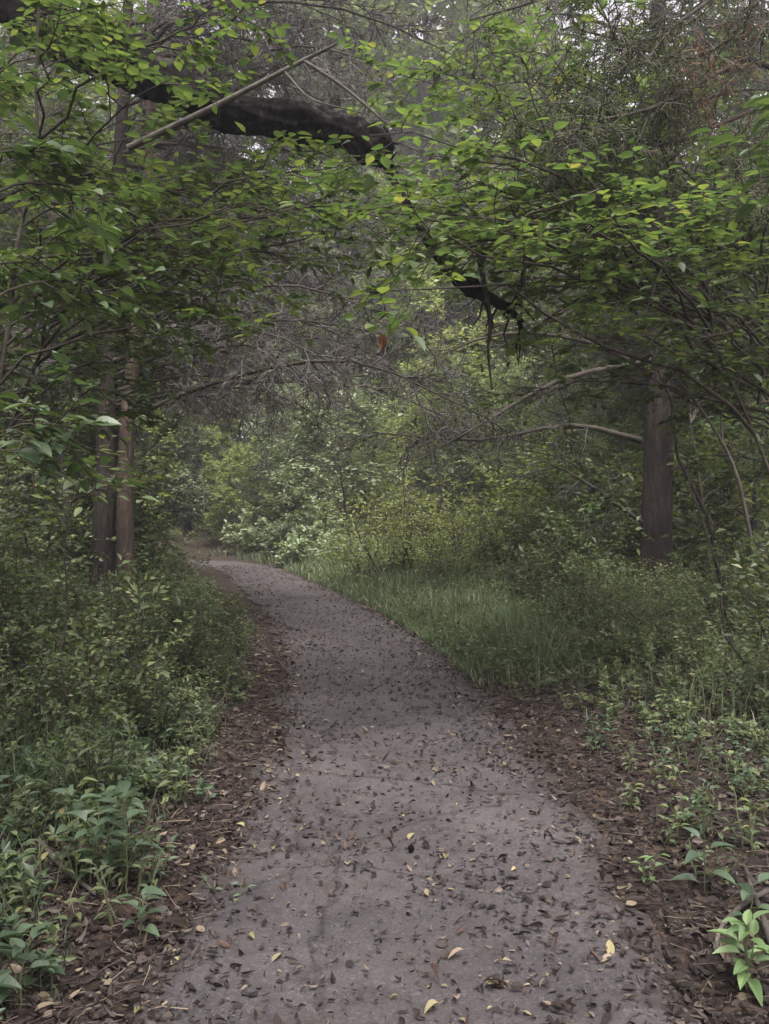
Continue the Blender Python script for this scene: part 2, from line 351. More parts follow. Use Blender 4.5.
def make_path():
    ys = np.arange(-8, 34, .06); u = np.linspace(-1, 1, 61)
    cx = pcx(ys); sl = np.interp(ys, _yy, _dx); nx_ = 1 / np.sqrt(1 + sl ** 2); ny_ = -sl * nx_
    edge = HALF + .05 * wob2(ys * 2.2, ys * 3.1, 1.) + .05 * np.sin(ys * 2.3) * np.sin(ys * .7) + .03 * np.sin(ys * 7.1 + 1) + rng.normal(size=len(ys)) * .012
    edge2 = HALF + .05 * wob2(ys * 2.9 + 4, ys * 2.1, 1.) + .05 * np.sin(ys * 1.9 + 2) * np.sin(ys * .9) + .03 * np.sin(ys * 6.3) + rng.normal(size=len(ys)) * .012
    e = np.where(u[None] < 0, edge[:, None], edge2[:, None]) * u[None]
    X = cx[:, None] + nx_[:, None] * e; Y = ys[:, None] + ny_[:, None] * e; Z = path_z(X, Y)
    n, k = X.shape; i, j = np.meshgrid(np.arange(k - 1), np.arange(n - 1)); q = (j * k + i).ravel()
    mb = MB(); mb.add(np.stack([X, Y, Z], -1), np.stack([q, q + 1, q + k + 1, q + k], -1), np.abs(((u[1:] + u[:-1]) / 2)[i.ravel()]))
    tag(mb.build('path', path_mat()), kind='structure')
make_path()

# ------------------------------------------------------------------ cedars
def cedar(name, label, base, top, r0, limbs, twig=(9, 8, 4), green=0.0, limb_r=.03, bark='bark_cedar', group=None, tw_len=(.9, .35, .14), tw_r=(.006, .004, .0028), fol=1.0, dead=None):
    """base, top: the trunk's ends; limbs: polylines (list of point lists) in world space."""
    base = np.asarray(base, float); root = thing(name, label, 'tree', base, group=group)
    rel = lambda P: P - base
    mb = MB(); K = 110; tr = smooth([base - [0, 0, .15], base * .72 + np.asarray(top) * .28 + rng.normal(size=3) * .05, base * .4 + np.asarray(top) * .6 + rng.normal(size=3) * .07, top], K)
    R = taper(1, K, r0, r0 * .25); R = R * (1 + .75 * np.exp(-np.linspace(0, 1, K) * 34))
    # fluted trunk: several strands of slightly wavy radius
    S = 44; tubes(mb, rel(tr)[None], R, S)
    V = mb.v[-1].reshape(K, S, 3); c = V.mean(1, keepdims=True); ph = np.arange(S) * 2 * math.pi / S
    kz = np.arange(K)[:, None]; mod = 1 + .08 * np.sin(ph * 3 + 1.2 + kz * .03) + .05 * np.sin(ph * 7 + kz * .05) + .05 * np.abs(np.sin(ph * 9 + .9 * np.sin(kz * .21) + kz * .02)) + .025 * rng.normal(size=(K, S))
    mb.v[-1] = (c + (V - c) * mod[..., None]).reshape(-1, 3)
    kid(root, mb.build('trunk', M[bark], root))
    L1 = np.stack([smooth(l, 10) for l in limbs]); lens = np.linalg.norm(L1[:, -1] - L1[:, 0], axis=1)
    mb = MB(); tubes(mb, rel(L1), taper(len(L1), 10, limb_r * (.5 + lens / 5), .006), 6); 
    kid(root, mb.build('branches', M['bark_twig'], root))
    a = grow(L1, twig[0], tw_len[0], 5, .85, -.05, .16, .18, 1, .4, .45, -.06)
    b = grow(a, twig[1], tw_len[1], 4, .8, -.05, .2, .1, 1, .2, .4, -.06)
    c = grow(b, twig[2], tw_len[2], 3, .8, -.1, .25, .1, 1, 0, .3, -.05)
    mb = MB(); 
    tubes(mb, rel(a), taper(len(a), 5, tw_r[0] * 1.6, tw_r[0] * .6), 4, rnd=rng.random(len(a)) * .6)
    tubes(mb, rel(b), taper(len(b), 4, tw_r[1] * 1.3, tw_r[1] * .6), 3, rnd=rng.random(len(b)))
    g = rng.random(len(c)) < green
    cd = c[~g]
    if len(cd): tubes(mb, rel(cd), taper(len(cd), 3, tw_r[2] * 1.2, tw_r[2] * .5), 3, rnd=rng.random(len(cd)))
    kid(root, mb.build('twigs', M['dead_twig'], root))
    cg = c[g]
    if len(cg):
        f = grow(cg, 3, .09 * fol, 3, .55, 0, .2, .1, 1, 0, .2, -.1)
        mb = MB(); f2 = np.concatenate([cg, f]); rr = .006 * fol
        mi = np.zeros(len(f2), int)
        if dead is not None: mi = (np.linalg.norm(f2[:, 0] - np.asarray(dead[0]), axis=1) < dead[1] * (.6 + .6 * rng.random(len(f2)))).astype(int)
        for q in (0, 1):
            s_ = f2[mi == q]
            if len(s_): tubes(mb, rel(s_), taper(len(s_), 3, rr, rr * .5), 3, mi=q, rnd=rng.random(len(s_)))
        kid(root, mb.build('crown', [M['cedar_leaf'], M['cedar_dead']], root))
    return root
def auto_limbs(base, top, n, z0, z1, l0, l1, droop=.12, az=None, up=.25):
    base = np.asarray(base, float); top = np.asarray(top, float); out_ = []
    for k in range(n):
        z = z0 + (z1 - z0) * (k + rng.random()) / n; f = (z - base[2]) / (top[2] - base[2])
        s_ = base + (top - base) * f; a = rng.random() * 2 * math.pi if az is None else az[0] + (az[1] - az[0]) * rng.random()
        L = (l0 + (l1 - l0) * (k / n)) * (.6 + .6 * rng.random()); d = np.array([math.cos(a), math.sin(a), 0]); dd = np.array([-d[1], d[0], 0]) * rng.normal() * .15
        out_.append([s_, s_ + d * L * .35 + [0, 0, up * L * .35], s_ + (d + dd) * L * .7 + [0, 0, up * L * .5 - droop * L * .2], s_ + (d + dd * 1.6) * L + [0, 0, up * L * .45 - droop * L]])
    return out_

bA = np.array([-3.78, 11.3, .05]); tA = pt(138, -160, 11.2)
lA = [[pt(118, 300, 11.2), pt(200, 268, 11), pt(290, 262, 10.8), pt(400, 280, 10.6)],
      [pt(120, 345, 11.2), pt(200, 330, 11), pt(300, 320, 10.6), pt(430, 345, 10.2)],
      [pt(118, 390, 11.2), pt(190, 375, 11), pt(280, 383, 10.8), pt(345, 372, 10.6)],
      [pt(124, 250, 11.2), pt(210, 205, 11), pt(300, 215, 10.8), pt(380, 240, 10.4)],
      [pt(128, 200, 11.2), pt(190, 130, 11.2), pt(250, 80, 11), pt(330, 50, 11)]]
cedar('cedar_tree', 'dark furrowed cedar trunk with long bare grey limbs on the left bank', bA, tA, .155,
      lA + auto_limbs(bA, tA, 44, 2.7, 9.5, 4.6, 3.0, .15, (-.9, 1.6)) + auto_limbs(bA, tA, 12, 3.2, 9, 2.4, 2, .1), (13, 10, 5), .10, limb_r=.023, tw_r=(.0065, .005, .0038))
bB = np.array([-3.24, 10.7, .05]); tB = pt(150, -80, 10.9)
cedar('cedar_tree', 'slim reddish brown cedar trunk leaning right against the darker one', bB, tB, .112,
      auto_limbs(bB, tB, 14, 3.6, 8, 2.2, 2, .12, (-1.0, 2)), (9, 7, 4), .1, bark='bark_red')
bC = np.array([3.95, 12.5, .1]); tC = pt(662, -220, 12.4)
lC = [[pt(642, 522, 12.4), pt(610, 500, 12.1), pt(572, 474, 11.8), pt(528, 455, 11.5)],
      [pt(640, 440, 12.3), pt(570, 425, 11.6), pt(480, 440, 11), pt(372, 432, 10.6)],
      [pt(650, 360, 12.3), pt(560, 380, 11.6), pt(480, 425, 11), pt(400, 470, 10.6)],
      [pt(672, 470, 12.4), pt(720, 455, 12.2), pt(770, 462, 12), pt(830, 470, 12)]]
cedar('cedar_tree', 'thick dark cedar trunk with a pale bent low limb right of the path', bC, tC, .235,
      lC + auto_limbs(bC, tC, 24, 3.4, 10, 3.2, 2.6, .14, (1.2, 4.4)) + auto_limbs(bC, tC, 10, 4, 10, 2.6, 2, .12), (9, 8, 4), .3, .035)
# cedars farther along: the grey mass of dead twigs over the bend
far_c = [((-5.9, 18.0, .25), 9.5, 'tall cedar of grey dead twigs behind the twin trunks'),
         ((6.6, 17.6, .3), 9.5, 'grey twiggy cedar standing behind the thick dark one'),
         ((-8.8, 15.0, .3), 12, 'dead limbed cedar deep in the left thicket')]
for (b_, H, lb) in far_c:
    b_ = np.array(b_); t_ = b_ + [rng.normal() * .3, rng.normal() * .3, H]
    cedar('cedar_tree', lb, b_, t_, .2, auto_limbs(b_, t_, 46, 3.6, H - .5, 4.4, 2.0, .2), (11, 9, 5), .14, .03, tw_r=(.009, .007, .0055), tw_len=(1.1, .45, .2), fol=1.3)
# cedar just outside the frame on the right, its boughs hang over the top right
bD = np.array([4.6, 7.6, .1]); tD = np.array([4.5, 7.7, 10.])
lD = [[[4.6, 7.6, 4.6], pt(800, 98, 7.0), pt(700, 135, 6.3), pt(630, 150, 6.0), pt(575, 146, 5.8), pt(520, 122, 5.6)],
      [[4.6, 7.6, 5.0], pt(760, 60, 6.6), pt(690, 92, 6.0), pt(640, 112, 5.7), pt(600, 120, 5.6), pt(560, 135, 5.5)],
      [[4.6, 7.6, 5.6], pt(780, -20, 6.8), pt(720, -5, 6.3), pt(670, 30, 6.0), pt(645, 62, 5.9), pt(600, 80, 5.8)],
      [[4.6, 7.6, 5.3], pt(800, 20, 6.8), pt(730, 40, 6.4), pt(690, 60, 6.2), pt(640, 45, 6.0), pt(580, 30, 5.8)],
      [[4.6, 7.6, 4.2], pt(830, 160, 7.2), pt(780, 170, 6.8), pt(740, 195, 6.5), pt(700, 190, 6.4), pt(660, 205, 6.3)],
      [[4.6, 7.6, 6.2], pt(780, -80, 7), pt(700, -60, 6.6), pt(620, -30, 6.2), pt(540, 0, 6.0), pt(470, 20, 5.8)]]
cedar('cedar_tree', 'cedar at right edge with feathery green boughs drooping into the top corner', bD, tD, .17, lD, (16, 9, 5), .8, .018, tw_len=(.75, .3, .12), tw_r=(.004, .0026, .0018), fol=.62, dead=(pt(722, 75, 6.1), .5))

# ------------------------------------------------------------------ leaning dead tree whose dark limb crosses the top left
def dead_tree():
    base = np.array([-6.2, 8.6, .05]); root = thing('dead_tree', 'dark leaning dead trunk arching over the path with a broken end', 'dead tree', base)
    P = smooth([base - [0, 0, .2], [-5.9, 8.2, 2.2], [-5.2, 7.7, 4.3], pt(-60, -40, 7.2), pt(40, 22, 7.0), pt(130, 68, 6.9), pt(215, 106, 6.8), pt(290, 121, 6.7), pt(350, 136, 6.6), pt(388, 156, 6.55)], 180)
    K = len(P); R = np.interp(np.linspace(0, 1, K), [0, .05, .4, .62, .8, .92, .97, 1], [.34, .26, .225, .155, .132, .120, .140, .10])[None]
    R = R * (1 + .07 * np.sin(np.arange(K) * .23) + .05 * np.sin(np.arange(K) * .09 + 1))
    mb = MB(); S = 36; tubes(mb, (P - base)[None], R, S, cap=True)
    V = mb.v[0].reshape(K, S, 3); c = (P - base)[:, None]; ph = np.arange(S) * 2 * math.pi / S
    mod = 1 + .09 * np.sin(ph * 3 + np.arange(K)[:, None] * .075) + .07 * np.sin(ph * 5 - np.arange(K)[:, None] * .12) + .075 * np.sin(ph * 11 + 2.5 * np.sin(np.arange(K)[:, None] * .17)) + .07 * np.sin(np.arange(K)[:, None] * .31 + 2 * np.sin(ph * 2)) + rng.normal(size=(K, S)) * .045
    mb.v[0] = (c + (V - c) * mod[..., None]).reshape(-1, 3)
    mb.build('trunk', M['bark_dark'], root)
    mb = MB()
    # splinters at the break and the thinner hanging end below it
    for k in range(16):
        a = pt(366 + rng.random() * 26, 126 + rng.random() * 40, 6.55); d = np.array([.5 + .5 * rng.random(), rng.normal() * .3, -.35 + rng.normal() * .6])
        tubes(mb, (bez(a, a + d * .10, 0, 4, .05) - base)[None], taper(1, 4, .014, .003), 5)
    mb.build('splinters', M['bark_dark'], root)
    mb = MB(); Q = smooth([pt(376, 146, 6.55), pt(402, 196, 6.45), pt(440, 258, 6.3), pt(472, 288, 6.2), pt(500, 304, 6.15), pt(524, 322, 6.1)], 26)
    R = np.interp(np.linspace(0, 1, 26), [0, .3, .5, .6, .85, 1], [.026, .034, .05, .062, .038, .010]) * (1 + rng.normal(size=26) * .18)
    tubes(mb, (Q - base)[None], R[None], 12, cap=True)
    for k in range(7):
        i = rng.integers(12, 25); tubes(mb, (bez(Q[i], Q[i] + [rng.normal() * .1, rng.normal() * .1, -.1 - .25 * rng.random()], .1, 5, .1) - base)[None], taper(1, 5, .014, .004), 5)
    mb.build('limb', M['bark_dark'], root)
    for l in ([pt(200, 70, 6.8), pt(214, 40, 6.7), pt(240, 12, 6.6), pt(270, -30, 6.5)], [pt(480, 262, 6.2), pt(490, 320, 6.1), pt(488, 350, 6.1), pt(492, 390, 6.1)],
              [pt(512, 310, 6.1), pt(524, 270, 6.05), pt(522, 235, 6.0), pt(510, 205, 6.0)]):
        mb = MB(); tubes(mb, (smooth(l, 12) - base)[None], taper(1, 12, .022, .006), 6); mb.build('branch', M['bark_twig'], root)
dead_tree()

# ------------------------------------------------------------------ leafy saplings
def sapling(label, base, top, r0, limbs, leafL, leaf='leaf_sap', lw=.55, sub=(7, 5), nleaf=(5, 4), bark='bark_twig', sublen=(.45, .24), name='sapling', tilt=.23, tpl=MID, extra=None, group=None, flat=.8, drop=.15):
    base = np.asarray(base, float); top = np.asarray(top, float)
    root = thing(name, label, 'sapling', base, group=group)
    tr = bez(base - [0, 0, .05], top, 0, 12, .02); mb = MB(); tubes(mb, (tr - base)[None], taper(1, 12, r0 * .7, r0 * .22), 8)
    mb.build('stem', M[bark], root)
    L1 = []
    for l in limbs:
        l = np.asarray(l, float)
        if l.ndim == 1:
            # leave the stem at the point that lies a little below the target
            z = np.clip(l[2] - .25 * np.linalg.norm(l[:2] - top[:2]), base[2] + .35, top[2] - .05); f = (z - base[2]) / (top[2] - base[2])
            i = f * 11; k = int(min(i, 10)); s_ = tr[k] + (tr[k + 1] - tr[k]) * (i - k)
            L1.append(bez(s_, l, .06 + .05 * rng.random(), 9, .035))
        else: L1.append(smooth(l, 9))
    L1 = np.stack(L1); ln = np.linalg.norm(L1[:, -1] - L1[:, 0], axis=1)
    R1 = taper(len(L1), 9, np.clip(.004 + .0045 * ln, .004, r0 * .7), .0025)
    a = grow(L1, sub[0], sublen[0] * np.clip(ln, .5, 2.2) ** .6, 5, .8, 0, .12, .25, 1, flat, .4, -.02)
    b = grow(a, sub[1], sublen[1], 4, .8, 0, .12, .15, 1, flat, .4, -.03)
    na, nb = sub[0], sub[0] * sub[1]
    for q in range(len(L1)):                       # every limb with its own twigs is a part
        mb = MB(); tubes(mb, L1[q:q + 1] - base, R1[q:q + 1], 6)
        tubes(mb, a[q * na:(q + 1) * na] - base, taper(na, 5, .0042, .002), 4); tubes(mb, b[q * nb:(q + 1) * nb] - base, taper(nb, 4, .0026, .0014), 3)
        mb.build('branch', M[bark], root)
    if extra:
        for e, r in extra:
            m2 = MB(); tubes(m2, (smooth(e, 12) - base)[None], taper(1, 12, r, r * .35), 7); m2.build('bare_branch', M['bark_grey'], root)
    mb = MB(); put_leaves(mb, a - base, nleaf[0], leafL, lw, tilt, tpl, drop=drop, flatd=.4); put_leaves(mb, b - base, nleaf[1], leafL, lw, tilt, tpl, drop=drop, flatd=.4)
    mb.build('crown', M[leaf], root)
    return root
def targets(n, px, py, d):
    return [pt(px[0] + (px[1] - px[0]) * rng.random(), py[0] + (py[1] - py[0]) * rng.random(), d[0] + (d[1] - d[0]) * rng.random()) for _ in range(n)]
def gb(x, y): return (x, y, float(ground_z(np.array(x), np.array(y))))

sapling('tall left sapling with glossy oval leaves and a straight bare grey limb', gb(-2.75, 5.6), (-2.1, 5.6, 6.2), .030,
        targets(4, (0, 300), (0, 100), (4.4, 6.2)) + targets(7, (0, 330), (180, 330), (4.4, 6.2)) + targets(3, (160, 400), (170, 220), (5.0, 6.2)), .075, nleaf=(5, 4),
        extra=[([pt(128, 148, 5.8), pt(215, 106, 5.7), pt(300, 62, 5.6), pt(336, 44, 5.55)], .026), ([pt(303, 60, 5.6), pt(345, 88, 5.5), pt(380, 118, 5.4), pt(396, 130, 5.4)], .013), ([pt(285, 72, 5.6), pt(310, 98, 5.5), pt(350, 110, 5.4), pt(400, 122, 5.4)], .007)])
sapling('near sapling at the left edge with broad blue green leaves', gb(-1.95, 3.6), (-1.6, 3.5, 3.8), .016,
        targets(9, (-60, 140), (80, 470), (3.0, 4.0)), .082, 'leaf_blue', .55, (5, 4), (4, 3), tpl=HI)
sapling('sapling with yellow green leaves behind the edge on the far left', gb(-3.4, 6.8), (-3.0, 6.6, 5.8), .026,
        targets(14, (-20, 240), (0, 420), (5.8, 7.4)), .09)
sapling('left sapling reaching over the path with flat leafy sprays', gb(-4.3, 7.9), (-1.8, 7.2, 5.6), .026,
        targets(14, (130, 440), (150, 290), (5.2, 7.4)), .078, sub=(8, 5))
sapling('slender left sapling with drooping leaves near the twin trunks', gb(-3.7, 8.6), (-3.3, 8.4, 4.6), .02,
        targets(10, (20, 220), (240, 385), (7.4, 9)), .085, 'leaf_blue')
sapling('thin dark stemmed whip with few leaves in the left weeds', gb(-1.9, 5.0), pt(70, 432, 4.9), .011,
        targets(5, (0, 130), (440, 560), (4.7, 5.1)), .07, 'leaf_under', sub=(4, 3), nleaf=(3, 2))
# over the path and on the right
sapling('young tree whose layered bright leaves hang over the path centre', gb(3.7, 7.1), (1.3, 6.0, 5.9), .026,
        targets(17, (340, 640), (110, 320), (4.2, 6.2)) + targets(2, (390, 470), (190, 260), (4.8, 6.0)), .088, sub=(7, 4), tpl=MID)
sapling('right hand young tree with dense lime leaves above the cedar limb', gb(4.4, 8.0), (2.6, 7.2, 5.8), .028,
        targets(19, (470, 790), (120, 400), (5.0, 7.6)), .082)
sapling('young tree with bright leaves filling the top centre of the view', gb(4.1, 9.8), (1.1, 8.2, 7.5), .03,
        targets(19, (330, 690), (-30, 220), (6.0, 8.6)), .09)
sapling('leafy young tree at the right edge under the cedar boughs', gb(4.0, 8.4), (3.8, 8.2, 5.2), .03,
        targets(9, (545, 790), (230, 430), (6.8, 9.2)) + targets(16, (600, 820), (150, 390), (6.6, 8.8)), .095, 'leaf_sap')
sapling('broad leaved shrub leaning in at the right edge', gb(2.05, 3.8), (1.95, 3.7, 3.9), .014,
        targets(5, (750, 860), (60, 240), (3.4, 4.2)), .095, 'leaf_blue', .5, (3, 3), (3, 2), tpl=HI)
rs = sapling('bare forked sapling with two dark thin stems on the right', gb(2.9, 6.9), pt(664, 362, 6.4), .014,
        targets(4, (690, 790), (300, 420), (6, 7)), .07, sub=(4, 3), nleaf=(3, 2),
        extra=[([pt(752, 545, 6.8), pt(735, 470, 6.7), pt(705, 415, 6.6), pt(664, 362, 6.4)], .018), ([pt(722, 440, 6.65), pt(722, 412, 6.6), pt(738, 385, 6.5), pt(745, 350, 6.4)], .010)])
sapling('mid depth young tree with small leaves right of the thick cedar', gb(5.2, 10.8), (4.9, 10.6, 5.6), .03,
        targets(14, (690, 840), (200, 470), (9, 11.5)), .09)
sapling('understory tree with loose foliage behind the thick cedar', gb(6.2, 15), (5.6, 15, 9), .06,
        targets(26, (520, 800), (60, 480), (13, 16)), .12, sub=(8, 6), sublen=(.8, .4))
sapling('understory tree with loose foliage in the left thicket behind twin trunks', gb(-6, 14), (-5.6, 14, 8.5), .06,
        targets(26, (-40, 260), (40, 470), (12.5, 15)), .12, 'leaf_under', sub=(8, 6), sublen=(.8, .4))
sapling('thin leaning grey sapling right of the thick cedar', gb(4.75, 12), pt(690, 420, 11.6), .05,
        targets(8, (640, 780), (300, 480), (11, 12.5)), .09, bark='bark_grey')
sapling('young tree with fresh green leaves beside the grass strip', gb(3.9, 14.4), (1.9, 13, 6.4), .03,
        targets(18, (420, 600), (260, 470), (11.5, 14)), .10, sub=(8, 5), sublen=(.6, .3))
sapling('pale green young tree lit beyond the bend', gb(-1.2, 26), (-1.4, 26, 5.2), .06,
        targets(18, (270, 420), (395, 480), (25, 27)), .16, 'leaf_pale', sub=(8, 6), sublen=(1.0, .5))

# ------------------------------------------------------------------ shrubs
def make_shrub(H, Wd, nst, leafL, leaf, sub=(6, 4), nleaf=(5, 4), tpl=MID, lw=.5):
    root = thing('shrub', 'x', 'shrub'); st = []
    for k in range(nst):
        a = rng.random() * 6.283; rr = Wd * .5 * math.sqrt(rng.random()); hh = H * (.65 + .4 * rng.random()) * (1 - .35 * (rr / (Wd * .5)) ** 2)
        b = np.array([math.cos(a) * rr * .25, math.sin(a) * rr * .25, -.05]); st.append(bez(b, [math.cos(a) * rr, math.sin(a) * rr, hh], .0, 8, .04))
    st = np.stack(st); mb = MB(); tubes(mb, st, taper(nst, 8, .006 + .004 * H, .002), 5)
    a = grow(st, sub[0], .32 * H, 5, .95, .1, .14, .12, 1, .3, .35, -.03); b = grow(a, sub[1], .16 * H, 4, .85, 0, .15, .15, 1, .5, .4, -.03)
    tubes(mb, a, taper(len(a), 5, .003 * H + .001, .0015), 3); tubes(mb, b, taper(len(b), 4, .0022, .0012), 3)
    kid(root, mb.build('stems', M['bark_twig'], root))
    mb = MB(); put_leaves(mb, a, nleaf[0], leafL, lw, .5, tpl); put_leaves(mb, b, nleaf[1], leafL, lw, .5, tpl)
    kid(root, mb.build('foliage', M[leaf], root)); return root
def place(src, used, x, y, s, label, group, rz=None, dz=0.):
    o = src if src.name not in used else copy_tree(src); used.add(src.name)
    o.location = (x, y, float(ground_z(np.array(x), np.array(y))) + dz); o.rotation_euler = (0, 0, rng.random() * 6.283 if rz is None else rz); o.scale = (s, s, s * (.9 + .25 * rng.random()))
    o['label'] = label
    if group: o['group'] = group
    elif 'group' in o: del o['group']
    return o
USED = set()
def hides_trunk(x, y, hw):
    """Keeps the thicket open in front of the twin trunks and of the thick cedar, as the wood is there."""
    px = x / y * F + CX; h = hw / y * F
    return (y < 11.6 and abs(px - 116) < 26 + h) or (y < 12.6 and abs(px - 653) < 24 + h)
SH = [make_shrub(1.25, 1.3, 11, .055, 'leaf_under', tpl=LOW), make_shrub(1.4, 1.2, 9, .07, 'leaf_under', tpl=LOW), make_shrub(1.1, 1.5, 12, .05, 'leaf_under', tpl=LOW), make_shrub(1.5, 1.4, 9, .075, 'leaf_sap', tpl=LOW)]
SHB = make_shrub(2.3, 2.8, 11, .085, 'leaf_bright', (6, 4), (4, 3), tpl=LOW); SHP = make_shrub(1.1, 1.9, 12, .13, 'leaf_pale', tpl=LOW, lw=.65)
SHF = [make_shrub(3.2, 3.4, 16, .13, 'leaf_far', (8, 6), tpl=LOW), make_shrub(3.0, 3.6, 16, .15, 'leaf_far', (8, 6), tpl=LOW), make_shrub(3.6, 3.2, 16, .14, 'leaf_bright', (8, 6), (4, 4), tpl=LOW)]
# left thicket
n = 0
while n < 60:
    y = 4.6 + 15 * rng.random() ** 1.2; l = -(HALF + .75 + rng.random() * (2.6 + .25 * y)); x = float(pcx(y)) + l
    if l > -1.9 and rng.random() < .75: continue
    if y > 10.5 and l > -3.0: continue
    if y > 6.5 and hides_trunk(x, y, .3): continue
    place(SH[rng.integers(4)], USED, x, y, (.5 + .35 * rng.random()) * (.75 + .25 * min(1, (-l - 1.2) / 2)), 'leafy green shrub in the dense thicket left of the path', 'shrubs of the left thicket'); n += 1
for k in range(16):
    y = 7.0 + 3.6 * rng.random(); l = -(HALF + .45 + .55 * rng.random())
    place(SH[(0, 2, 1, 3)[k % 4]], USED, float(pcx(y)) + l * math.sqrt(1 + float(np.interp(y, _yy, _dx)) ** 2), y, .35 + .04 * (y - 8) + .15 * rng.random(), 'leafy shrub leaning over the left path edge before the bend', 'shrubs along the left path edge')
n = 0
while n < 60:
    y = 6.0 + 15 * rng.random() ** 1.1; l = HALF + 1.0 + rng.random() * (2.8 + .28 * y); x = float(pcx(y)) + l
    if y < 13 and l < 2.3: continue
    if 9 < y < 20 and l < 2.4: continue
    if hides_trunk(x, y, .3): continue
    place(SH[rng.integers(4)], USED, x, y, (.55 + .45 * rng.random()), 'leafy green shrub in the dense thicket right of the path', 'shrubs of the right thicket'); n += 1
for k in range(16):
    y = 4.2 + 5.2 * rng.random(); x = float(pcx(y)) - (HALF + .75 + 1.9 * rng.random())
    place(SH[k % 4], USED, x, y, .42 + .4 * rng.random(), 'loose waist high shrub rising from the weeds of the left verge', 'loose shrubs of the left verge')
n = 0
while n < 26:
    y = 6.5 + 8 * rng.random(); l = -(HALF + 1.5 + 4.2 * rng.random()); x = float(pcx(y)) + l
    if hides_trunk(x, y, .75): continue
    place(SH[rng.integers(4)], USED, x, y, 1.05 + .6 * rng.random(), 'tall loose shrub filling the left woods under the branches', 'tall shrubs of the left woods'); n += 1
n = 0
while n < 26:
    y = 7.5 + 9 * rng.random(); l = HALF + 2.2 + 4.2 * rng.random(); x = float(pcx(y)) + l
    if hides_trunk(x, y, .75): continue
    if x / y * F + CX < 560: continue
    place(SH[rng.integers(4)], USED, x, y, 1.05 + .6 * rng.random(), 'tall loose shrub filling the right woods under the branches', 'tall shrubs of the right woods'); n += 1
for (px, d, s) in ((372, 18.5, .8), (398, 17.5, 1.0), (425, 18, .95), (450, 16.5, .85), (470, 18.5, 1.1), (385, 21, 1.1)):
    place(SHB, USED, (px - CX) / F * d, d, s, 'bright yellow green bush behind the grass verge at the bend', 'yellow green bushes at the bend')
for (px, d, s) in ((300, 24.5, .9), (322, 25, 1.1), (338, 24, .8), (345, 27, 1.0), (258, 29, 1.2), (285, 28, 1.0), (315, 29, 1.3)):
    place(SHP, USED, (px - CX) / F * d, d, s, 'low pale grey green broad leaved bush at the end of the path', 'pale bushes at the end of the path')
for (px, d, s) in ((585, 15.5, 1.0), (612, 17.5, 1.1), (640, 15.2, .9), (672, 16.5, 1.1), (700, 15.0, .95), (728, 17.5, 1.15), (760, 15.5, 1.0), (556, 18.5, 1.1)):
    place(SHF[2 if px % 3 else 0], USED, (px - CX) / F * d, d, s * .8, 'light green bush in the open wood behind the thick cedar', 'bushes behind the thick cedar')  # mostly the brighter leaf colour, in place of light behind the trunk
k = 0
while k < 46:
    y = 22 + 18 * rng.random(); x = -22 + 44 * rng.random(); l = float(lat(np.array(x), np.array(min(y, 38.))))
    if y < 32 and abs(l) < 2.6: continue
    if y < 27 and -3 < x < 2: continue
    if x < 0 and y < 30 and -l < 3 and l < 0: continue
    far_ = SHF[2] if rng.random() < .35 else SHF[rng.integers(2)]
    place(far_, USED, x, y, .7 + .5 * rng.random(), 'tall hazy green bush in the woods beyond the bend', 'tall bushes beyond the bend'); k += 1

# ------------------------------------------------------------------ far trees
def make_tree(H, leafL, leaf, cw, t0=.22, n1=26, sub=(8, 6), lv=(7, 5), d=1.):
    root = thing('forest_tree', 'x', 'tree'); mb = MB(); tr = bez([0, 0, -.2], [rng.normal() * .05 * H, rng.normal() * .05 * H, H * .95], 0, 12, .006)
    tubes(mb, tr[None], taper(1, 12, .012 * H, .002 * H), 9); kid(root, mb.build('trunk', M['bark_grey'], root))
    l1 = grow(tr[None], n1, cw, 6, 1.05, .15, .12, t0, 1, 0, .35, .02); a = grow(l1, sub[0], cw * .4, 5, .85, .05, .15, .2, 1, .3, .35); b = grow(a, sub[1], cw * .17, 4, .9, 0, .2, .1, 1, .3, .3)
    mb = MB(); tubes(mb, l1, taper(len(l1), 6, .0035 * H, .008), 5); tubes(mb, a, taper(len(a), 5, .012, .005), 3); kid(root, mb.build('branches', M['bark_grey'], root))
    mb = MB(); put_leaves(mb, b, lv[0], leafL, .55, .6, LOW); put_leaves(mb, a, lv[1], leafL, .55, .6, LOW); kid(root, mb.build('crown', M[leaf], root)); return root
FT = [make_tree(17, .26, 'leaf_far', 4.2), make_tree(20, .28, 'leaf_far', 4.6), make_tree(15, .24, 'leaf_under', 4.2), make_tree(18, .26, 'leaf_sap', 4.4)]
spots = []
def scatter(n, yr, xf, gap, ok):
    out_ = []; tries = 0
    while len(out_) < n and tries < 6000:
        tries += 1
        y = yr[0] + (yr[1] - yr[0]) * rng.random(); x = (2 * rng.random() - 1) * xf * y
        if not ok(x, y) or any((x - a) ** 2 + (y - b) ** 2 < gap ** 2 for a, b in spots): continue
        out_.append((x, y)); spots.append((x, y))
    return out_
offpath = lambda x, y, w_: y > 33 or abs(float(lat(np.array(x), np.array(y)))) > w_
for (x, y) in ((.6, 43), (-4.5, 44), (5.5, 43), (2.5, 39.5), (-1.9, 41)):
    spots.append((x, y)); place(FT[rng.integers(2)], USED, x, y, 1.5, 'tall leafy tree in the far woods behind the thickets', 'trees of the far woods')
for (x, y) in scatter(46, (40, 68), .6, 3.6, lambda x, y: True):
    place(FT[rng.integers(4)], USED, x, y, 1.05 + .35 * rng.random(), 'tall leafy tree in the far woods behind the thickets', 'trees of the far woods')
